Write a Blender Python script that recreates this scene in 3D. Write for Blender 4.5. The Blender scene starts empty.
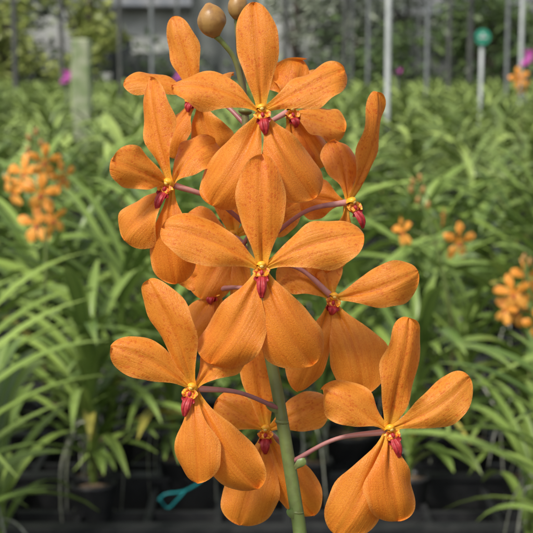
import bpy, math, random
import numpy as np
from mathutils import Vector, Matrix
random.seed(7)
R=random.uniform
sc=bpy.context.scene
sc.view_settings.view_transform='Standard'; sc.view_settings.look='None'; sc.view_settings.exposure=0
PITCH=math.radians(8.56); CZ=1.25; K=0.4/533; S=0.5*K   # metres per unit of the spike drawing
# ------------------------------------------------------------------ helpers
class MB:
    def __init__(s): s.v=[];s.f=[];s.m=[];s.uv=[];s.c=[]
    def grid(s,P,UV,C,mat,closed=False):
        nu=len(P);nv=len(P[0]);o=len(s.v)
        for i in range(nu):
            for j in range(nv):
                s.v.append(tuple(P[i][j]));s.uv.append(UV[i][j]);s.c.append(C[i][j])
        for i in range(nu-1):
            for j in range(nv if closed else nv-1):
                k=(j+1)%nv
                s.f.append((o+i*nv+j,o+i*nv+k,o+(i+1)*nv+k,o+(i+1)*nv+j));s.m.append(mat)
    def box(s,x0,x1,y0,y1,z0,z1,mat=0):
        o=len(s.v)
        for x in(x0,x1):
            for y in(y0,y1):
                for z in(z0,z1):
                    s.v.append((x,y,z));s.uv.append((x,y));s.c.append((.5,.5,.5,1))
        for q in((0,1,3,2),(4,6,7,5),(0,4,5,1),(2,3,7,6),(0,2,6,4),(1,5,7,3)):
            s.f.append(tuple(o+i for i in q));s.m.append(mat)
    def mesh(s,name,mats,smooth=True):
        me=bpy.data.meshes.new(name);me.from_pydata(s.v,[],s.f)
        for m in mats:me.materials.append(m)
        me.polygons.foreach_set('material_index',s.m)
        me.polygons.foreach_set('use_smooth',[smooth]*len(s.f))
        uv=me.uv_layers.new(name='UVMap')
        li=np.zeros(len(me.loops),dtype=np.int32);me.loops.foreach_get('vertex_index',li)
        uv.data.foreach_set('uv',np.array(s.uv,dtype=np.float32)[li].ravel())
        a=me.attributes.new('pt','FLOAT_COLOR','POINT')
        a.data.foreach_set('color',np.array(s.c,dtype=np.float32).ravel())
        me.update();return me
    def arr(s): return np.array(s.v,dtype=np.float32),np.array(s.f,dtype=np.int32),np.array(s.m,dtype=np.int32),np.array(s.uv,dtype=np.float32),np.array(s.c,dtype=np.float32)
    def obj(s,name,mats,parent=None,smooth=True):
        return mkobj(name,s.mesh(name,mats,smooth),parent)
def from_arrays(name,V,Fc,Mi,UV,C,mats):
    me=bpy.data.meshes.new(name);me.vertices.add(len(V));me.vertices.foreach_set('co',V.ravel())
    me.loops.add(Fc.size);me.loops.foreach_set('vertex_index',Fc.ravel())
    me.polygons.add(len(Fc));me.polygons.foreach_set('loop_start',np.arange(0,Fc.size,4,dtype=np.int32))
    for m in mats:me.materials.append(m)
    me.polygons.foreach_set('material_index',Mi);me.polygons.foreach_set('use_smooth',np.ones(len(Fc),dtype=bool))
    me.update(calc_edges=True)
    uv=me.uv_layers.new(name='UVMap');uv.data.foreach_set('uv',UV[Fc.ravel()].ravel())
    a=me.attributes.new('pt','FLOAT_COLOR','POINT');a.data.foreach_set('color',C.ravel());me.validate();me.update();return me
def mkobj(name,data,parent=None):
    o=bpy.data.objects.new(name,data);sc.collection.objects.link(o)
    if parent:o.parent=parent
    return o
def catmull(pts,n):
    pts=[Vector(p) for p in pts];q=[2*pts[0]-pts[1]]+pts+[2*pts[-1]-pts[-2]];out=[]
    for i in range(1,len(q)-2):
        for k in range(n):
            t=k/n;a,b,c,d=q[i-1],q[i],q[i+1],q[i+2]
            out.append(.5*((2*b)+(c-a)*t+(2*a-5*b+4*c-d)*t*t+(3*b-a-3*c+d)*t**3))
    out.append(pts[-1]);return out
def tube(mb,pts,rad,mat=0,n=6,seg=10,flat=1.0,ref=(0,-1,0),rnd=.5,cap=True):
    P=catmull(pts,n);m=len(P);ref=Vector(ref);G=[];UV=[];C=[]
    R3=catmull([(r,0,0) for r in rad],8);rr=[]
    for i in range(m):
        x=i/(m-1)*(len(R3)-1);k=min(int(x),len(R3)-2);f=x-k;rr.append(max(1e-6,R3[k].x*(1-f)+R3[k+1].x*f))
    L=0
    for i in range(m):
        T=(P[min(i+1,m-1)]-P[max(i-1,0)]).normalized()
        Z=ref-ref.dot(T)*T
        if Z.length<.05: Z=Vector((1,0,.1))-Vector((1,0,.1)).dot(T)*T
        Z.normalize();X=T.cross(Z)
        if i:L+=(P[i]-P[i-1]).length
        r=rr[i]
        G.append([P[i]+X*math.cos(a)*r+Z*math.sin(a)*r*flat for a in [2*math.pi*j/seg for j in range(seg)]])
        UV.append([(j/seg,L*100) for j in range(seg)]);C.append([(i/(m-1),.5,rnd,1)]*seg)
    if cap:
        G=[[P[0]]*seg]+G+[[P[-1]]*seg];UV=[UV[0]]+UV+[UV[-1]];C=[C[0]]+C+[C[-1]]
    mb.grid(G,UV,C,mat)
def blob(mb,c,ax,r0,r1,mat,n=12,ref=(0,-1,0),flat=1):
    c=Vector(c);ax=Vector(ax).normalized()
    G=[];UV=[];C=[];ref=Vector(ref);Z=ref-ref.dot(ax)*ax
    if Z.length<.05:Z=Vector((1,0,0))-ax*ax.x
    Z.normalize();X=ax.cross(Z)
    for i in range(n+1):
        a=math.pi*i/n;r=r1*math.sin(a)+1e-6
        G.append([c-ax*r0*math.cos(a)+X*math.cos(q*math.pi/7)*r+Z*math.sin(q*math.pi/7)*r*flat for q in range(14)])
        UV.append([(0,0)]*14);C.append([(i/n,.5,.5,1)]*14)
    mb.grid(G,UV,C,mat,True)
def at(px,py,d):
    u=(px-266.5)*K;v=-(py-266.5)*K
    c,s_=math.cos(PITCH),math.sin(PITCH)
    D=Vector((u,c+v*s_,-s_+v*c));return Vector((0,0,CZ))+D*(d/D.y)
# ------------------------------------------------------------------ materials
def nm(name):
    m=bpy.data.materials.new(name);m.use_nodes=True;nt=m.node_tree
    return m,nt,nt.nodes,nt.links,nt.nodes['Principled BSDF'],nt.nodes['Material Output']
def math_n(nt,op,a,b=None,clamp=False):
    n=nt.nodes.new('ShaderNodeMath');n.operation=op;n.use_clamp=clamp
    for i,x in enumerate((a,b)):
        if x is None:continue
        if isinstance(x,(int,float)):n.inputs[i].default_value=x
        else:nt.links.new(x,n.inputs[i])
    return n.outputs[0]
def mix(nt,f,a,b):
    n=nt.nodes.new('ShaderNodeMix');n.data_type='RGBA'
    for i,x in ((0,f),(6,a),(7,b)):
        if isinstance(x,(int,float)):n.inputs[i].default_value=x
        elif isinstance(x,tuple):n.inputs[i].default_value=(*x,1)
        else:nt.links.new(x,n.inputs[i])
    return n.outputs[2]
def ramp(nt,x,lo,hi):
    n=nt.nodes.new('ShaderNodeMapRange');n.interpolation_type='SMOOTHSTEP'
    nt.links.new(x,n.inputs[0]);n.inputs[1].default_value=lo;n.inputs[2].default_value=hi
    return n.outputs[0]
def simple(name,col,rough=.6,col2=None,scale=20,bump=0,metal=0):
    m,nt,N,L,p,o=nm(name);p.inputs['Roughness'].default_value=rough;p.inputs['Metallic'].default_value=metal
    tc=N.new('ShaderNodeTexCoord');no=N.new('ShaderNodeTexNoise');no.inputs['Scale'].default_value=scale;no.inputs['Detail'].default_value=4
    L.new(tc.outputs['Object'],no.inputs['Vector'])
    L.new(mix(nt,ramp(nt,no.outputs[0],.35,.65),col,col2 or tuple(c*.7 for c in col)),p.inputs['Base Color'])
    if bump:
        b=N.new('ShaderNodeBump');b.inputs['Strength'].default_value=bump;b.inputs['Distance'].default_value=.01
        L.new(no.outputs[0],b.inputs['Height']);L.new(b.outputs[0],p.inputs['Normal'])
    return m
def petal_mat(name,spotty,veiny):
    m,nt,N,L,p,o=nm(name)
    at_=N.new('ShaderNodeAttribute');at_.attribute_name='pt'
    se=N.new('ShaderNodeSeparateColor');L.new(at_.outputs['Color'],se.inputs[0]);T,E,B=se.outputs
    uv=N.new('ShaderNodeUVMap')
    dn=N.new('ShaderNodeTexNoise');dn.inputs['Scale'].default_value=1.6;dn.inputs['Detail'].default_value=3;L.new(uv.outputs[0],dn.inputs['Vector'])
    # irregular freckles: voronoi cells on distorted coordinates, size varied per cell
    n2=N.new('ShaderNodeTexNoise');n2.inputs['Scale'].default_value=5;L.new(uv.outputs[0],n2.inputs['Vector'])
    va=N.new('ShaderNodeVectorMath');va.operation='SCALE';va.inputs['Scale'].default_value=.16;L.new(n2.outputs['Color'],va.inputs[0])
    vb=N.new('ShaderNodeVectorMath');L.new(va.outputs[0],vb.inputs[0]);L.new(uv.outputs[0],vb.inputs[1])
    mp=N.new('ShaderNodeMapping');mp.inputs['Scale'].default_value=(10.5,7.2,1);L.new(vb.outputs[0],mp.inputs[0])
    vo=N.new('ShaderNodeTexVoronoi');vo.inputs['Scale'].default_value=1.0;L.new(mp.outputs[0],vo.inputs['Vector'])
    cs=N.new('ShaderNodeSeparateColor');L.new(vo.outputs['Color'],cs.inputs[0])
    d2=math_n(nt,'ADD',vo.outputs['Distance'],math_n(nt,'MULTIPLY',cs.outputs[0],.22))
    spot=math_n(nt,'SUBTRACT',1,ramp(nt,d2,.16,.66))
    patch=ramp(nt,dn.outputs[0],.36,.60)
    spot=math_n(nt,'MULTIPLY',spot,math_n(nt,'ADD',math_n(nt,'MULTIPLY',patch,.7),.3))
    mp2=N.new('ShaderNodeMapping');mp2.inputs['Scale'].default_value=(8,.4,1);L.new(uv.outputs[0],mp2.inputs[0])
    vn=N.new('ShaderNodeTexNoise');vn.inputs['Scale'].default_value=1;vn.inputs['Detail'].default_value=2;vn.inputs['Distortion'].default_value=.3;L.new(mp2.outputs[0],vn.inputs['Vector'])
    vein=ramp(nt,vn.outputs[0],.45,.66)
    v2=N.new('ShaderNodeTexVoronoi');v2.feature='DISTANCE_TO_EDGE';mp3=N.new('ShaderNodeMapping');mp3.inputs['Scale'].default_value=(4.8,2.0,1);L.new(vb.outputs[0],mp3.inputs[0]);L.new(mp3.outputs[0],v2.inputs['Vector'])
    net=math_n(nt,'SUBTRACT',1,ramp(nt,v2.outputs['Distance'],.0,.16))
    base=mix(nt,B,(.86,.275,.022),(.88,.335,.038))
    base=mix(nt,math_n(nt,'MULTIPLY',ramp(nt,E,.78,1.0),.5),base,(.92,.46,.11))
    base=mix(nt,math_n(nt,'MULTIPLY',ramp(nt,dn.outputs[0],.35,.7),.3),base,(.80,.21,.014))
    base=mix(nt,math_n(nt,'MULTIPLY',vein,veiny),base,(.66,.13,.008))
    base=mix(nt,math_n(nt,'MULTIPLY',net,veiny*1.3),base,(.66,.13,.008))
    mid=math_n(nt,'SUBTRACT',1,ramp(nt,E,.0,.09))
    base=mix(nt,math_n(nt,'MULTIPLY',mid,.28),base,(.66,.13,.008))
    base=mix(nt,math_n(nt,'MULTIPLY',spot,spotty),base,(.62,.085,.006))
    yb=math_n(nt,'SUBTRACT',1,ramp(nt,T,.02,.19))
    base=mix(nt,math_n(nt,'MULTIPLY',yb,.75),base,(.90,.52,.05))
    L.new(base,p.inputs['Base Color']);p.inputs['Roughness'].default_value=.48
    p.inputs['Specular IOR Level'].default_value=.38
    b=N.new('ShaderNodeBump');b.inputs['Strength'].default_value=.28;b.inputs['Distance'].default_value=.0006
    h=math_n(nt,'ADD',math_n(nt,'MULTIPLY',vein,-.8),math_n(nt,'MULTIPLY',net,-.7))
    L.new(h,b.inputs['Height']);L.new(b.outputs[0],p.inputs['Normal'])
    tr=N.new('ShaderNodeBsdfTranslucent');L.new(base,tr.inputs[0])
    ms=N.new('ShaderNodeMixShader');ms.inputs[0].default_value=.32
    L.new(p.outputs[0],ms.inputs[1]);L.new(tr.outputs[0],ms.inputs[2]);L.new(ms.outputs[0],o.inputs[0]);return m
M_pet=petal_mat('petal_orange_spotted',.60,.14);M_sep=petal_mat('sepal_orange',.16,.26)
M_lip=simple('lip_crimson',(.33,.012,.015),.5,(.46,.035,.04),900)
M_yel=simple('column_yellow',(.92,.50,.03),.45,(.90,.36,.02),500)
M_side=simple('side_lobe_yellow',(.94,.50,.03),.5,(.60,.06,.02),1300)
M_white=simple('anther_cap',(.90,.62,.12),.45,(.9,.68,.2),800)
def stem_mat(name,c1,c2,c3,fac=.35):
    m,nt,N,L,p,o=nm(name);at_=N.new('ShaderNodeAttribute');at_.attribute_name='pt'
    se=N.new('ShaderNodeSeparateColor');L.new(at_.outputs['Color'],se.inputs[0])
    tc=N.new('ShaderNodeTexCoord');no=N.new('ShaderNodeTexNoise');no.inputs['Scale'].default_value=260;no.inputs['Detail'].default_value=5;L.new(tc.outputs['Object'],no.inputs['Vector'])
    b=mix(nt,se.outputs[0],c1,c2);b=mix(nt,math_n(nt,'MULTIPLY',ramp(nt,no.outputs[0],.45,.7),fac),b,c3)
    L.new(b,p.inputs['Base Color']);p.inputs['Roughness'].default_value=.42
    bb=N.new('ShaderNodeBump');bb.inputs['Strength'].default_value=.4;bb.inputs['Distance'].default_value=.0005;L.new(no.outputs[0],bb.inputs['Height']);L.new(bb.outputs[0],p.inputs['Normal'])
    return m
M_stem=stem_mat('flower_stem_green',(.15,.13,.05),(.15,.25,.06),(.11,.11,.04),.5)
M_ped=stem_mat('pedicel_mauve',(.26,.10,.10),(.62,.30,.26),(.32,.08,.11))
M_bud=stem_mat('bud_brown',(.30,.20,.06),(.42,.20,.05),(.20,.09,.03),.6)
def leaf_mat(name,dark,light,yellow,spec=.5,trans=.22):
    m,nt,N,L,p,o=nm(name);at_=N.new('ShaderNodeAttribute');at_.attribute_name='pt'
    se=N.new('ShaderNodeSeparateColor');L.new(at_.outputs['Color'],se.inputs[0]);T,E,B=se.outputs
    f=math_n(nt,'ADD',math_n(nt,'MULTIPLY',B,.85),.1,True)
    b=mix(nt,f,dark,light)
    b=mix(nt,math_n(nt,'MULTIPLY',math_n(nt,'SUBTRACT',1,ramp(nt,E,0,.22)),.35),b,yellow)
    b=mix(nt,math_n(nt,'MULTIPLY',ramp(nt,T,.82,1),.35),b,yellow)
    b=mix(nt,ramp(nt,B,.95,.99),b,(.48,.40,.08))
    L.new(b,p.inputs['Base Color']);p.inputs['Roughness'].default_value=.36;p.inputs['Specular IOR Level'].default_value=spec
    if trans>0:
        tr=N.new('ShaderNodeBsdfTranslucent');L.new(b,tr.inputs[0]);ms=N.new('ShaderNodeMixShader');ms.inputs[0].default_value=trans
        L.new(p.outputs[0],ms.inputs[1]);L.new(tr.outputs[0],ms.inputs[2]);L.new(ms.outputs[0],o.inputs[0])
    return m
M_leaf=leaf_mat('orchid_leaf',(.075,.14,.030),(.32,.44,.095),(.40,.50,.14),.5,.15)
M_leaf_far=leaf_mat('orchid_leaf_far',(.085,.14,.038),(.36,.46,.12),(.40,.48,.15),.35,0)
M_black=simple('black_plastic',(.018,.019,.021),.45,(.035,.035,.036),30)
M_root=simple('aerial_root',(.58,.58,.50),.7,(.36,.38,.26),60)
M_fibre=simple('coconut_fibre',(.22,.15,.09),.9,(.07,.045,.03),90,.6)
# ------------------------------------------------------------------ petals / flowers
def petal(mb,base,tip,n,W,kind='p',roll=0,arch=.08,cup=.16,sweep=0,twist=0,mat=0,nu=28,nv=17,rnd=None,crease=.08,rip=None):
    base=Vector(base);tip=Vector(tip);n=Vector(n);D=tip-base;L=D.length;Y=D/L
    Z=n-n.dot(Y)*Y;Z.normalize();Z=Matrix.Rotation(math.radians(roll),3,Y)@Z;X=Y.cross(Z)
    a,cl,ex={'d':(.60,.24,1.5),'p':(.64,.14,1.7),'s':(.66,.13,1.75)}[kind]
    rnd=random.random() if rnd is None else rnd
    ph=R(0,6.28);ph2=R(0,6.28);rip=R(.08,.16) if rip is None else rip;G=[];UV=[];C=[];pw={'d':1.9,'p':2.1,'s':2.15}[kind]
    asym=R(-.10,.10)
    for i in range(nu):
        s=i/(nu-1);t=1-(1-s)**1.7
        if t<a:
            x=t/a;f=cl+(1-cl)*(math.sin(math.pi/2*x)**ex)
        else:
            x=(t-a)/(1-a);f=max(0,1-x**pw)**.5
        f=max(f,.012);row=[];ur=[];cr=[]
        tw=math.radians(twist)*t
        for j in range(nv):
            v=-1+2*j/(nv-1)
            side=1+.06*math.sin(5*t+ph+(2 if v>0 else 0))+asym*v*math.sin(3*t)+.02*math.sin(21*t+ph2*(1 if v>0 else 2))*abs(v)
            w=v*W/2*f*side
            z=arch*L*4*t*(1-t)-cup*W*(v*v)*f*f*(.4+.6*t) - crease*W*math.exp(-(v/.14)**2)*(1-t*.5)
            z+=rip*W*v*abs(v)*math.sin(7*t+ph)*t+rip*.6*W*abs(v)**3*math.sin(14*t+ph2+v)*f
            z+=.035*W*math.sin(4*v+ph2)*math.sin(6*t+ph)-.08*W*(max(0,t-.75)*4)**2
            xx=w*math.cos(tw);zz=z+w*math.sin(tw)
            xx+=sweep*math.sin(math.pi*t*.9)
            row.append(base+Y*(t*L)+X*xx+Z*zz);ur.append((w*100+rnd*37,t*L*100));cr.append((t,abs(v),rnd,1))
        G.append(row);UV.append(ur);C.append(cr)
    mb.grid(G,UV,C,mat)
def loc(px,py,d=0): return Vector(((px-266.5)*S,d*S,(266.5-py)*S))
FM=[M_pet,M_sep,M_lip,M_yel,M_side,M_white]
def lipset(mb,c,face,lv,sc_=1.0):
    f=Vector(face).normalized();u=S*sc_;dn=Vector((lv[0],0,-lv[1])).normalized();ln=math.hypot(*lv)*u
    dn=(dn-dn.dot(f)*f*.6).normalized();side=f.cross(dn).normalized()
    tube(mb,[c-f*3*u-dn*1*u,c+f*3*u-dn*2*u,c+f*8*u-dn*3*u,c+f*10*u-dn*1*u],[5*u,6.0*u,5.2*u,2.4*u],3,5,14,.85,tuple(-dn))
    blob(mb,c+f*9.4*u-dn*1.6*u,f,2.2*u,2.6*u,5)
    tube(mb,[c-f*2*u+dn*3*u,c+f*3*u+dn*7*u,c+f*6*u+dn*11*u],[5*u,7*u,5*u],4,5,14,.6,tuple(f))
    for sg in(-1,1):
        b=c+f*2*u+dn*8*u+side*sg*3.5*u
        petal(mb,b,b+side*sg*5.5*u+f*6*u-dn*4.5*u,(f*.6+side*sg*-.6),12*u,'s',0,.15,-.3,0,0,4,11,9)
        petal(mb,b+dn*3*u,b+side*sg*4.5*u+f*6*u+dn*6*u,(f*.7+side*sg*-.5),9*u,'s',0,.15,-.2,0,0,2,11,9)
    blob(mb,c+f*8*u+dn*6*u,dn,3.2*u,2.2*u,2)
    a=c+f*4*u+dn*9*u;p1=a+dn*ln*.25+f*5.5*u;p2=a+dn*ln*.48+f*6*u;e=a+dn*ln*.72+f*3*u
    tube(mb,[a,p1,p2,e],[4.6*u,6.0*u,5.2*u,2.2*u],2,7,16,.34,tuple(f))
    for sg in(-1,1):
        o=side*sg*2.6*u+f*1.3*u
        tube(mb,[a+o*.6,p1+o,p2+o,e+o*.3],[1.4*u,2.0*u,1.7*u,.7*u],2,6,8,.9,tuple(f))
def flower(idx,c,face,pets,lv=(0,30),parent=None,lip=True,lipscale=1):
    mb=MB();cx,cy,cd=c;C0=loc(cx,cy,cd);f=Vector(face).normalized()
    for q in pets:
        kind,tx,ty,td,W=q[:5];o=q[5] if len(q)>5 else {}
        T=loc(tx,ty,cd+td);D=(T-C0).normalized();b=C0+D*3*S+(f*-2*S)
        if kind=='s':b-=f*1.5*S
        mat=1 if kind=='s' else 0
        kw=dict(arch={'d':.07,'p':.09,'s':.12}[kind],cup={'d':.22,'p':.26,'s':.26}[kind],mat=mat,twist=R(-14,14));kw.update(o)
        petal(mb,b,T,f,W*S,kind,**kw)
    if lip:lipset(mb,C0,f,lv,lipscale)
    return mb.obj('flower_%s'%idx,FM,parent)
spike=mkobj('orange_orchid',None)
spike.location=Vector((0,0,CZ))+Vector((0,math.cos(PITCH),-math.sin(PITCH)))*.5
spike.rotation_euler=(-PITCH,0,0)
F=lambda x,z=.05:(x,-1,z)
fl=[
 ('centre',(262,268,-75),F(0,.1),[('d',262,161,-8,46),('p',168,230,-8,50,{'sweep':5*S,'roll':10,'twist':-8}),('p',358,237,-8,50,{'sweep':-5*S,'roll':-10,'twist':8}),('s',209,357,8,62,{'sweep':-9*S,'roll':12}),('s',315,358,8,60,{'sweep':9*S,'roll':-12})],(0,36)),
 ('top',(262,117,-50),F(.02,.1),[('d',254,11,2,41,{'twist':6}),('p',175,94,-4,43,{'sweep':8*S,'roll':14}),('p',341,75,0,43,{'sweep':3*S,'roll':-16}),('s',209,205,8,60,{'sweep':-10*S,'roll':14}),('s',317,198,6,62,{'sweep':10*S,'roll':-16})],(4,28)),
 ('upper_left',(172,187,-35),F(-.45,.05),[('d',150,80,14,37,{'sweep':3*S,'roll':-16}),('p',122,166,-40,42,{'roll':20}),('p',217,142,20,44,{'sweep':-5*S}),('s',123,238,14,48,{'sweep':-6*S,'roll':16}),('s',178,284,10,48,{'sweep':3*S,'roll':-20})],(-13,30)),
 ('upper_right',(350,203,5),F(.7,0),[('d',380,92,-4,37,{'sweep':4*S,'roll':22}),('p',337,137,18,38,{'roll':-15}),('s',318,278,10,50,{'sweep':-3*S}),('s',300,196,10,44)],(15,30)),
 ('mid_right',(333,299,15),F(.25,.1),[('d',318,232,10,40),('p',419,268,0,45,{'sweep':8*S,'roll':-14}),('p',280,262,16,42),('s',361,398,-4,60,{'sweep':-8*S,'roll':18}),('s',299,394,4,42,{'sweep':2*S})],(-3,16)),
 ('lower_left',(196,384,-55),F(-.25,.1),[('d',150,281,-10,42,{'sweep':10*S,'roll':-14}),('p',119,343,-16,39,{'sweep':5*S,'roll':18}),('p',243,333,-2,42,{'sweep':0,'roll':-4,'twist':0}),('s',197,474,-4,48,{'sweep':-6*S,'roll':12}),('s',261,479,4,49,{'sweep':8*S,'roll':-16})],(-8,32)),
 ('lower_right',(386,426,-35),F(.25,.1),[('d',408,317,-4,46,{'sweep':-4*S,'roll':10,'twist':-4}),('p',322,384,-6,48,{'sweep':0,'roll':14}),('p',461,371,-10,42,{'sweep':8*S,'roll':-14}),('s',333,529,2,54,{'sweep':-4*S,'roll':12}),('s',399,513,-6,56,{'sweep':10*S,'roll':-8,'twist':0})],(10,32)),
 ('bottom_back',(266,436,45),F(-.1,.1),[('d',250,326,6,40),('p',330,404,4,43,{'roll':-8}),('p',215,404,4,40),('s',238,533,-6,60,{'sweep':-2*S}),('s',316,524,0,46,{'sweep':4*S})],(0,28)),
 ('top_back_left',(194,92,45),F(-.5,.35),[('d',168,8,0,36,{'sweep':3*S}),('p',120,76,-8,38,{'sweep':5*S,'roll':25}),('p',230,62,14,36,{'roll':-30}),('s',160,150,10,42),('s',214,150,6,48)],(-5,18)),
 ('top_back_right',(290,105,55),F(.5,.1),[('d',306,50,8,54,{'arch':.2,'cup':.45,'rip':.28}),('p',349,124,0,44,{'roll':-10}),('p',276,52,10,36,{'roll':20,'rip':.25}),('p',330,66,14,34,{'arch':.2,'cup':.4,'rip':.25}),('s',300,190,10,50),('s',330,160,20,36)],(5,18)),
 ('behind_centre',(232,235,60),F(-.1,.1),[('d',225,150,6,46),('p',178,222,4,46),('p',300,196,4,46),('s',196,300,6,52),('s',262,330,6,48)],(0,18)),
 ('behind_left',(214,290,70),F(-.5,.1),[('d',205,232,6,40),('p',170,268,4,36),('s',182,344,6,44),('s',226,366,6,46)],(-4,16)),
]
for f_ in fl: flower(f_[0],f_[1],f_[2],f_[3],f_[4],spike,True,.82)
# stem and pedicels
mb=MB()
stem_pts=[loc(234,-8,24),loc(238,40,20),loc(244,100,14),loc(248,170,8),loc(252,240,3),loc(263,320,0),loc(277,390,0),loc(287,450,0),loc(295,500,0),loc(301,545,0),loc(306,640,-4),loc(303,800,0),loc(297,1000,10),loc(294,1200,25)]
tube(mb,stem_pts,[2.2*S,3*S,3.6*S,4.6*S,5.2*S,5.6*S,6.0*S,6.4*S,6.8*S,7.0*S,7.6*S,8*S,8.5*S,9*S],0,10,14)
for nx,ny,d in((263,320,0),(282,422,0),(297,512,0),(250,225,4),(245,110,12)): blob(mb,loc(nx,ny,d),(.15,0,1),3.6*S,7.2*S,0)
for nx,ny,dx in((281,414,-14),(292,470,13),(298,520,-10)):
    petal(mb,loc(nx,ny,-3),loc(nx+dx,ny-12,-7),(0,-1,0),9*S,'s',0,.1,.3,mat=0,nu=8,nv=5)
mb.obj('flower_stem',[M_stem],spike)
mb=MB()
def ped(a,b,mid=None,r=2.4):
    A=loc(*a);B=loc(*b);Mi=loc(*mid) if mid else (A+B)/2
    tube(mb,[A,Mi,B],[r*1.1*S,r*.9*S,r*1.35*S],0,10,10,rnd=R(0,1))
ped((250,228,4),(176,187,-30),(214,200,-14));ped((258,248,2),(347,202,5),(305,212,-6))
ped((254,262,2),(334,298,15),(298,268,8));ped((258,300,0),(262,270,-68),(259,292,-38))
ped((282,410,0),(200,384,-50),(240,390,-28));ped((292,462,0),(384,428,-30),(335,437,-16))
ped((288,470,4),(267,437,52),(282,452,58));ped((246,150,10),(262,120,-45),(256,142,-20))
ped((246,124,12),(200,94,42),(222,100,28));ped((245,140,11),(288,106,52),(264,122,34));ped((250,255,3),(232,236,56),(240,240,30))
ped((252,232,2),(205,262,22),(228,262,12));ped((256,290,2),(216,290,66),(236,288,36))
mb.obj('pedicels',[M_ped],spike)
mb=MB()
tube(mb,[loc(246,106,13),loc(236,62,8),loc(224,44,2),loc(214,34,0)],[3*S,2.6*S,2.6*S,3.6*S],0,8,10)
tube(mb,[loc(240,50,18),loc(238,26,18),loc(237,14,16)],[2.6*S,2.4*S,3*S],0,6,10)
mb.obj('bud_stalks',[M_stem],spike)
mb=MB()
tube(mb,[loc(216,37,0),loc(213,28,-2),loc(211,16,-3),loc(208,4,-1)],[4*S,11*S,14.5*S,12*S,3*S],0,8,18,.9)
tube(mb,[loc(237,16,16),loc(237,8,14),loc(238,-2,14),loc(238,-10,15)],[4*S,8.5*S,10*S,8*S,3*S],0,8,16,.9)
tube(mb,[loc(232,-10,22),loc(228,-20,20),loc(226,-28,20)],[3*S,6*S,3*S],0,8,12)
mb.obj('buds',[M_bud],spike)
# ------------------------------------------------------------------ leaves & plants
def strap(mb,b,az,e0,e1,L,W,rnd,seg=9,mat=0,wide=True):
    P=Vector(b);h=Vector((math.cos(az),math.sin(az),0));sd=Vector((-h.y,h.x,0));G=[];UV=[];C=[]
    tl=R(-.5,.5);drift=R(-.4,.4)
    cols=(-1,-.5,0,.5,1) if wide else (-1,0,1)
    for i in range(seg+1):
        t=i/seg;e=e0+(e1-e0)*(t**1.15)
        w=W/2*min(1,(.6+1.6*t))*(1 if t<.7 else max(.10,1-((t-.7)/.3)**1.8*.95))
        ee=math.radians(e);T=h*math.cos(ee)+Vector((0,0,math.sin(ee)));Nn=-h*math.sin(ee)+Vector((0,0,math.cos(ee)))
        s2=(sd*math.cos(tl*t)+Nn*math.sin(tl*t));ch=.6*(1-.5*t)
        G.append([P+s2*w*q+Nn*w*ch*(abs(q)**1.5) for q in cols])
        UV.append([(q*W*50+rnd*31,t*L*100) for q in cols]);C.append([(t,abs(q),rnd,1) for q in cols])
        P=P+(T+sd*drift*t*.5)*(L/seg)
    mb.grid(G,UV,C,mat)
def plant(seed,seg=9,pot=True,hh=None,lmax=.42,wide=True):
    random.seed(seed);mb=MB();az=R(0,math.pi);h=hh or R(.16,.30);lean=Vector((R(-.12,.12),R(-.12,.12),1))
    n=int(h/.0145)+(6 if wide else 2)
    tube(mb,[(0,0,0),lean*h*.5,lean*h],[.008,.007,.005],0,3,6 if wide else 4)
    for i in range(n):
        k=i/(n-1);a=az+(math.pi if i%2 else 0)+R(-.38,.38)
        e0=R(36,58)+26*k**1.5;e1=R(-60,-5)+40*k**3
        L=R(.26,lmax)*(1 if k<.75 else 1-(k-.75)*1.6)*(.8+.2*min(1,k*4))
        strap(mb,lean*(h*(.08+.92*k)),a,e0,e1,L,R(.017,.026)*(1 if wide else 1.15),R(0,.93) if (R(0,1)>.07) else (.98 if k<.35 else .5),seg,0,wide)
    if pot:
        r=.045;G=[]
        for (z,rr) in((-.075,r*.7),(0,r),(.004,r*1.06),(.010,r*1.06),(.010,r*.93),(-.004,r*.9)):
            G.append([Vector((rr*math.cos(q*math.pi/6),rr*math.sin(q*math.pi/6),z)) for q in range(12)])
        mb.grid(G,[[(0,0)]*12]*6,[[(0,0,0,1)]*12]*6,1,True)
        mb.grid([[Vector((r*.91*math.cos(q*math.pi/6),r*.91*math.sin(q*math.pi/6),-.002)) for q in range(12)],[Vector((0,0,.012))]*12],[[(0,0)]*12]*2,[[(0,0,0,1)]*12]*2,3,True)
        for _ in range(random.randint(3,7)):
            a=R(0,6.28);z=R(.03,h*.7);rr=R(.03,.08)
            tube(mb,[(0,0,z),(rr*.6*math.cos(a),rr*.6*math.sin(a),z-.01),(rr*math.cos(a+.3),rr*math.sin(a+.3),z-R(.06,.1)),(rr*1.1*math.cos(a+.5),rr*1.1*math.sin(a+.5),-R(.02,.12))],[.0020,.0018,.0016,.001],2,5,6)
    return mb
PM=[M_leaf,M_black,M_root,M_fibre]
near_m=[plant(100+i,10).mesh('orchid_plant',PM) for i in range(9)]
far_a=[plant(200+i,6,False,None,.38,False).arr() for i in range(8)]
random.seed(3);rs=np.random.RandomState(5)
BZ=.50
beds=[];y=2.10
while y<26:
    beds.append((y,3));y+=.26*3+.42
field=mkobj('orchid_field',None)
def put_near(x,y,s_,rz=None,m=None):
    o=mkobj('orchid_plant',m or random.choice(near_m));o.location=(x,y,BZ+.055);o.rotation_euler=(R(-.07,.07),R(-.07,.07),R(0,6.28) if rz is None else rz);o.scale=(s_,s_,s_)
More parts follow.
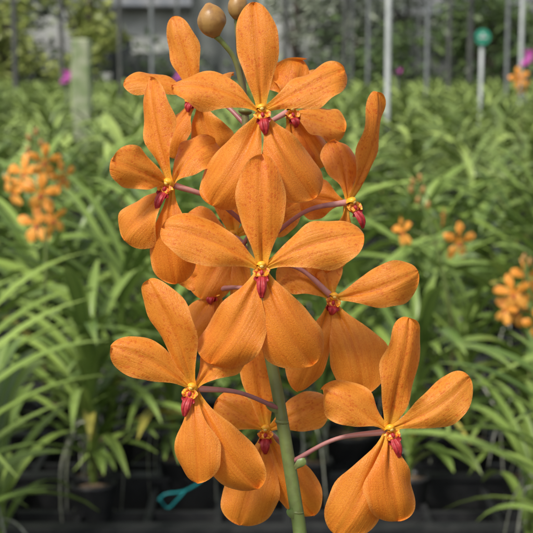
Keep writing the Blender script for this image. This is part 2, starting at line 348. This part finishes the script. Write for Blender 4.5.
for bi,(y0,nr) in enumerate(beds):
    batch=[];off=0
    for r in range(nr):
        yy=y0+.06+r*.27;hw=.2*yy+(.7 if bi<2 else .75+.02*yy);x=-hw+R(0,.2)
        while x<hw:
            px=x+R(-.03,.03);py=yy+R(-.04,.04);s_=R(.86,1.18)
            if bi<2:
                if bi==0 and r==0: s_*=.8
                put_near(px,py,s_)
            else:
                V,Fc,Mi,UV,C=far_a[rs.randint(len(far_a))];a=R(0,6.28);ca,sa=math.cos(a)*s_,math.sin(a)*s_
                V2=np.stack([V[:,0]*ca-V[:,1]*sa+px,V[:,0]*sa+V[:,1]*ca+py,V[:,2]*s_+BZ+.055],1).astype(np.float32)
                C2=C.copy();C2[:,2]=np.where(C[:,2]>.94,C[:,2],np.clip(C[:,2]+R(-.25,.25),0,.93))
                batch.append((V2,Fc+off,Mi,UV,C2));off+=len(V2)
            x+=R(.17,.26)+(.03 if bi<2 else .03+.004*yy)
    if batch:
        cat=[np.concatenate([b[i] for b in batch]) for i in range(5)]
        mkobj('plant_row_mass',from_arrays('plant_row_mass',*cat,[M_leaf_far]),field)
for x,y,s_,rz in((-.50,2.02,.95,.3),(-.30,2.2,.8,1.9),(-.62,2.25,1.1,2.5),(.56,2.04,.95,2.9),(.47,2.3,1.0,.4),(-.16,2.3,.72,2.2),(.33,2.45,.9,1.2),(.70,2.12,1,0),(.08,2.28,.8,.9),
   (-.45,1.70,.88,.2),(-.38,1.84,.74,1.3),(-.66,1.80,1,2.7),(.44,1.72,.84,2.8),(.38,1.86,.70,.9),(.62,1.84,.95,.1),(-.85,1.72,1,1),(.85,1.75,1,2)): put_near(x,y,s_,rz)
# host plant of the main spike, below the frame
hm=plant(55,10,True,.22,.30).mesh('leaves_and_pot',PM);o=mkobj('leaves_and_pot',hm,spike);o.location=loc(294,1195,25)-Vector((0,0,.26));o.rotation_euler=(PITCH,0,1.2)
# benches
for bi,(y0,nr) in enumerate([(1.64,1)]+beds):
    W=.25*y0+2.2;mb=MB();y1=y0+nr*.27
    for k in range(nr+1):
        yy=y0-.075+k*.27
        mb.box(-W,W,yy-.012,yy+.012,BZ-.03,BZ+.022)
        if bi<4:mb.box(-W,W,yy-.018,yy+.018,BZ+.0225,BZ+.030)
        if bi<3: mb.box(-W,W,yy+.115,yy+.127,BZ-.03,BZ+.012)
    if bi<3:
        x=-W
        while x<W:
            mb.box(x-.006,x+.006,y0-.08,y1-.05,BZ-.028,BZ+.016);x+=.115
    mb.box(-W,W,y0-.06,y0-.03,BZ-.20,BZ-.165)
    mb.box(-W,W,y1-.14,y1-.11,BZ-.20,BZ-.165)
    x=-W+.1
    while x<W:
        mb.box(x-.02,x+.02,y0-.065,y0-.025,0,BZ-.031);mb.box(x-.02,x+.02,y1-.145,y1-.105,0,BZ-.031);x+=1.4
    mb.obj('plant_bench',[M_black],None,False)
# ------------------------------------------------------------------ background flower spikes
random.seed(21)
M_bgp=simple('background_petal',(.88,.36,.05),.5,(.85,.29,.035),150)
M_bgs=simple('background_sepal',(.90,.42,.08),.5,(.86,.33,.05),150)
def gen_flower(seed):
    random.seed(seed);mb=MB();f=Vector((0,-1,.1)).normalized()
    j=lambda a:a+R(-8,8)
    for kind,tx,tz,td,W in(('d',j(0),100,j(0),42),('p',-90,j(36),-6,44),('p',90,j(34),-6,44),('s',j(-48),-84,8,52),('s',j(48),-84,8,52)):
        T=Vector((tx*S,td*S,tz*S));petal(mb,T.normalized()*3*S,T,f,W*S,kind,arch=.09,roll=R(-20,20),mat=1 if kind=='s' else 0,nu=12,nv=7)
    lipset(mb,Vector((0,0,0)),f,(0,34))
    return mb.mesh('small_flower',[M_bgp,M_bgs,M_lip,M_yel,M_side,M_white])
gf=[gen_flower(i) for i in range(4)]
def bgspike(top,base,flowers,buds,dist):
    random.seed(int(top[0]*7));e=mkobj('orange_orchid',None);O=at(base[0],base[1],dist);e.location=O
    mb=MB();A=at(top[0],top[1],dist)-O
    pts=[Vector((0,0,-.12)),Vector((0,0,0)),A*.5+Vector((.01,0,0)),A];tube(mb,pts,[.004,.0035,.003,.002],0,8,8)
    for (x,y_) in buds:
        B=at(x,y_,dist)-O;tube(mb,[A*.8,B*.5+A*.42,B],[.001,.001,.0012],0,4,6);mb2=MB();blob(mb2,B,(R(-.3,.3),0,1),.008,.0045,0);mb2.obj('bud',[M_bud],e)
    for (x,y_,rz,s_) in flowers:
        q=at(x,y_,dist)-O;q.y=R(-.02,.03)
        o=mkobj('flower',random.choice(gf),e);o.location=q;o.rotation_euler=(R(-.2,.25),R(-.3,.3),math.radians(rz));o.scale=(s_,)*3
        k=max(0,min(1,(q.z)/A.z))
        tube(mb,[A*k*.95,(A*k+q)/2,q+Vector((0,.004,0))],[.0012,.001,.0014],0,4,6)
    mb.obj('flower_stem',[M_stem],e)
bgspike((36,130),(44,330),[(22,174,-30,.95),(46,160,15,.85),(61,178,50,.85),(15,192,-45,.7),(42,192,0,1),(36,224,-10,1),(54,218,25,.8),(8,180,-60,.5)],[(36,132),(29,138),(41,143),(28,150)],2.35)
bgspike((414,180),(452,330),[(404,232,-60,.8),(457,240,25,.95),(443,217,70,.5)],[(413,182),(420,178),(411,190),(423,190),(418,200),(428,205)],2.35)
bgspike((524,255),(530,380),[(512,292,-20,.9),(528,278,20,.9),(520,312,0,.9),(538,300,40,.9),(506,310,-50,.7),(536,322,10,.8)],[(524,258),(530,262)],2.2)
bgspike((521,66),(521,120),[(519,78,0,1.6),(523,86,20,1.4)],[(520,68)],7)
# ------------------------------------------------------------------ ground and setting
def plane(name,x0,x1,y0,y1,z,mat):
    mb=MB();mb.grid([[Vector((x0,y0,z)),Vector((x1,y0,z))],[Vector((x0,y1,z)),Vector((x1,y1,z))]],[[(0,0)]*2]*2,[[(0,0,0,1)]*2]*2,0);return mb.obj(name,[mat],None,False)
M_ground=simple('ground_soil',(.045,.040,.030),.9,(.022,.024,.018),3,.5)
plane('ground',-300,300,-100,500,0,M_ground)
M_steel=simple('galvanised_pole',(.22,.235,.24),.5,(.14,.15,.15),8)
M_whitep=simple('white_painted_pole',(.60,.62,.62),.5,(.45,.48,.47),6)
M_conc=simple('mossy_concrete',(.36,.38,.26),.85,(.20,.26,.12),14,.4)
M_dark=simple('dark_pole',(.06,.065,.06),.6,(.1,.1,.09),5)
def pole(name,px,d,r,mat,top=3.6,square=False):
    x=at(px,60,d).x;mb=MB()
    if square: mb.box(-r,r,-r,r,0,top);o=mb.obj(name,[mat],None,False);b=o.modifiers.new('bev','BEVEL');b.width=.012
    else:
        tube(mb,[(0,0,0),(0,0,top/2),(0,0,top)],[r,r,r],0,2,14);tube(mb,[(0,0,0),(0,0,.04)],[r*2,r*2],0,1,14);o=mb.obj(name,[mat])
    o.location=(x,d,0);return o
pole('concrete_post',82,8.3,.055,M_conc,1.415,True)
pole('concrete_post',77,11.4,.05,M_conc,1.30,True)
pole('support_pole',388,9.5,.020,M_whitep,4)
for px,d,r,m in((427,16,.024,M_steel),(449,20,.03,M_dark),(507,17,.024,M_steel),(521,12,.018,M_whitep),(120,18,.03,M_dark),(152,13,.018,M_steel),(285,22,.04,M_dark),(345,20,.03,M_dark),(368,24,.03,M_steel),(62,22,.04,M_dark),(15,19,.04,M_dark),(470,25,.05,M_dark),(-60,14,.03,M_steel),(600,15,.03,M_steel)):
    pole('support_pole',px,d,r,m)
e=mkobj('round_sign',None);sp=at(482,37,10);e.location=(sp.x,sp.y,0)
mb=MB();tube(mb,[(0,0,0),(0,0,.8),(0,0,sp.z+.03)],[.014]*3,0,2,12);mb.obj('sign_pole',[M_whitep],e)
M_gs=simple('sign_green',(.02,.26,.16),.5,(.03,.30,.20),10)
mb=MB();tube(mb,[(0,-.022,sp.z),(0,-.034,sp.z)],[.058,.058],0,1,32,1,(0,0,1));mb.obj('sign_disc',[M_gs],e,False)
mb=MB();mb.box(-.031,.031,-.042,-.0365,sp.z-.01,sp.z+.004);mb.box(-.01,.01,-.0425,-.037,sp.z+.0085,sp.z+.028);mb.obj('sign_symbol',[M_whitep],e,False)
M_mag=simple('magenta_plastic',(.30,.02,.20),.6,(.40,.05,.3),20)
def ribbon(px,py,d,w,h):
    p=at(px,py,d);mb=MB();G=[]
    for i in range(7):
        t=i/6;G.append([Vector((-w/2*(1-t*.5)+.03*math.sin(5*t),.02*math.sin(4*t),-h*t)),Vector((w/2*(1-t*.3)+.02*math.sin(5*t+.5),.02*math.cos(4*t),-h*t+.03*math.sin(9*t)))])
    mb.grid(G,[[(0,0)]*2]*7,[[(0,0,0,1)]*2]*7,0);tube(mb,[(0,0.03,.02),(0,0.03,-p.z/2),(0,0.03,-p.z)],[.006]*3,1,2,6);o=mb.obj('magenta_marker_flag',[M_mag,M_steel]);o.location=p
for a in((66,70,12,.10,.12),(178,70,13,.09,.11),(527,50,10,.07,.12),(398,68,15,.06,.06)):ribbon(*a)
# shade house at the back
M_beam=simple('roof_beam',(.13,.14,.14),.6,(.08,.085,.08),4)
mb=MB()
for z,yy in((2.55,24.8),(3.4,22)):mb.box(-16,16,yy-.03,yy+.03,z,z+.06)
x=-15
while x<16:
    mb.box(x-.03,x+.03,26.98,27.05,0,4.2);mb.box(x-.02,x+.02,22,28,3.32,3.37);x+=1.6+R(-.5,.5)
mb.obj('shade_house_frame',[M_beam],None,False)
M_net=simple('shade_net_cloth',(.07,.08,.075),.8,(.17,.18,.17),1.2)
random.seed(77);mb=MB()
for x0,x1,z1 in((-14,-9,4.2),(-6.6,-5.9,4.2),(-3.1,-1.6,1.55),(-1.5,-.2,4.2),(2.9,4.1,1.9),(5.4,6.6,4.2),(8,14,4.2)):
    G=[];n=int((x1-x0)*12)
    for i in range(n+1):
        x=x0+(x1-x0)*i/n;G.append([Vector((x,27.2+.07*math.sin(x*5)+.05*math.sin(x*13),.1+(z1-.1)*k/4+.05*math.sin(x*2+k)*(k==4))) for k in range(5)])
    mb.grid(G,[[(0,0)]*5]*(n+1),[[(0,0,0,1)]*5]*(n+1),0)
mb.obj('shade_net',[M_net])
M_wall=simple('painted_wall',(.50,.51,.48),.8,(.38,.39,.36),2)
M_roof=simple('metal_roof',(.13,.14,.15),.5,(.2,.2,.2),3)
M_glass=simple('window_dark',(.03,.035,.04),.2)
def shed(x0,x1,y0,y1,h):
    e=mkobj('farm_shed',None)
    mb=MB();mb.box(x0,x1,y0,y1,0,h);mb.obj('walls',[M_wall],e,False)
    mb=MB();G=[[Vector((x0-.4,y0-.5,h-.12)),Vector((x1+.4,y0-.5,h-.12))],[Vector((x0-.4,(y0+y1)/2,h+1)),Vector((x1+.4,(y0+y1)/2,h+1))],[Vector((x0-.4,y1+.5,h-.12)),Vector((x1+.4,y1+.5,h-.12))]]
    mb.grid(G,[[(0,0)]*2]*3,[[(0,0,0,1)]*2]*3,0);o=mb.obj('roof',[M_roof],e,False);o.modifiers.new('s','SOLIDIFY').thickness=.06
    mb=MB();x=x0+.5
    while x<x1-.8:
        mb.box(x,x+.8,y0-.02,y0-.003,1.1,2.0);x+=1.7
    mb.obj('windows',[M_glass],e,False)
shed(2.2,6.6,33,37,2.6);shed(-13,-7.5,34,38,2.4);shed(-4.6,-1.8,33,36,2.8)
# trees / hedges
M_fol=leaf_mat('tree_foliage',(.045,.085,.03),(.17,.24,.08),(.2,.26,.08),.3,0)
M_fol2=leaf_mat('light_foliage',(.16,.21,.05),(.44,.48,.14),(.4,.42,.1),.3,0)
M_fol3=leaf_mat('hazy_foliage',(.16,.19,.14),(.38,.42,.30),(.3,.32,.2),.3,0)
M_bark=simple('bark',(.11,.09,.07),.9,(.06,.05,.04),12,.5)
def tree(name,x,y,h,w,n,mat,trunk=True,low=.3,ls=1):
    mb=MB();cl=[(R(-w,w)*.8,R(-w,w)*.6 if w<3 else R(-.8,.8),R(low,h*.95),R(.35,.7)*min(w,1.3)) for _ in range(int(10+w*6))]
    if trunk:
        tube(mb,[(0,0,0),(.05,0,h*.4),(R(-.2,.2),0,h*.8)],[.11,.08,.03],1,5,8)
        for c in cl[:9]:tube(mb,[(0.03,0,min(h*.35,c[2])),(c[0]*.5,c[1]*.5,c[2]*.8),(c[0],c[1],c[2])],[.05,.03,.01],1,4,6)
    for i in range(n):
        c=random.choice(cl);d=Vector((random.gauss(0,1),random.gauss(0,1),random.gauss(0,.8)));d=d.normalized()*c[3]*R(.4,1.05)
        P=Vector(c[:3])+d;
        if P.z<.05:continue
        a=Vector((R(-1,1),R(-1,1),R(-.6,.4))).normalized();b=a.cross(Vector((R(-1,1),R(-1,1),R(-1,1)))).normalized();s_=R(.06,.13)*ls;r=R(0,.9)
        mb.grid([[P-a*s_,P-b*s_*.4],[P+b*s_*.4,P+a*s_]],[[(r*9,0)]*2]*2,[[(.3,.5,r,1)]*2]*2,0)
    o=mb.obj(name,[mat,M_bark]);o.location=(x,y,0)
random.seed(9)
tree('tree',-5.1,26.4,3.4,.8,2200,M_fol2);tree('tree',-3.5,26.2,3.4,.7,1800,M_fol2)
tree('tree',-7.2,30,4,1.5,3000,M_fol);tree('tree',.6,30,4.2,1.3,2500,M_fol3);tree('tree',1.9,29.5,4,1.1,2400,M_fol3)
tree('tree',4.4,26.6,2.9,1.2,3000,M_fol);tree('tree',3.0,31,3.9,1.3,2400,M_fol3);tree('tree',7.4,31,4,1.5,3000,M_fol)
tree('hedge',-4,27.9,1.35,4.5,5000,M_fol,False,.1);tree('hedge',4.8,27.9,1.75,4.2,6000,M_fol,False,.1)
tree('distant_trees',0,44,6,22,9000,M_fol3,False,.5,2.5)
# teal plastic tie on the front bench
M_teal=simple('teal_plastic',(.01,.24,.25),.4,(.02,.30,.32),40)
mb=MB();q=lambda x,y,d=0:at(x,y,2.03+d)
c0=q(182,492)
tube(mb,[q(158,500)-c0,q(166,494,.01)-c0,q(184,491)-c0,q(200,482,-.01)-c0,q(203,476)-c0,q(196,474,.01)-c0],[.0015]*6,0,8,8)
tube(mb,[q(160,500)-c0,q(168,508,.01)-c0,q(178,499)-c0,q(186,490)-c0],[.0015]*4,0,8,8)
o=mb.obj('teal_plant_tie',[M_teal]);o.location=c0
# ------------------------------------------------------------------ light, sky, camera
w=bpy.data.worlds.new('World');sc.world=w;w.use_nodes=True;nt=w.node_tree
sk=nt.nodes.new('ShaderNodeTexSky');sk.sky_type='NISHITA';sk.sun_disc=False;el=math.radians(50);rot=math.radians(218)
sk.sun_elevation=el;sk.sun_rotation=rot;sk.air_density=1.2;sk.dust_density=2
hs=nt.nodes.new('ShaderNodeHueSaturation');hs.inputs['Saturation'].default_value=.35
nt.links.new(sk.outputs[0],hs.inputs['Color']);bg=nt.nodes['Background'];nt.links.new(hs.outputs[0],bg.inputs[0]);bg.inputs[1].default_value=.15
ld=bpy.data.lights.new('sun','SUN');ld.energy=3.3;ld.angle=math.radians(10);ld.color=(1,.95,.87);lo=mkobj('sun',ld)
sd=Vector((math.sin(rot)*math.cos(el),math.cos(rot)*math.cos(el),math.sin(el)))
lo.rotation_euler=sd.to_track_quat('Z','Y').to_euler()
cd=bpy.data.cameras.new('camera');cam=mkobj('camera',cd);cam.location=(0,0,CZ);cam.rotation_euler=(math.pi/2-PITCH,0,0)
cd.lens=90;cd.sensor_width=36;cd.clip_start=.01;cd.clip_end=1000
cd.dof.use_dof=True;cd.dof.focus_distance=.482;cd.dof.aperture_fstop=32
sc.camera=cam
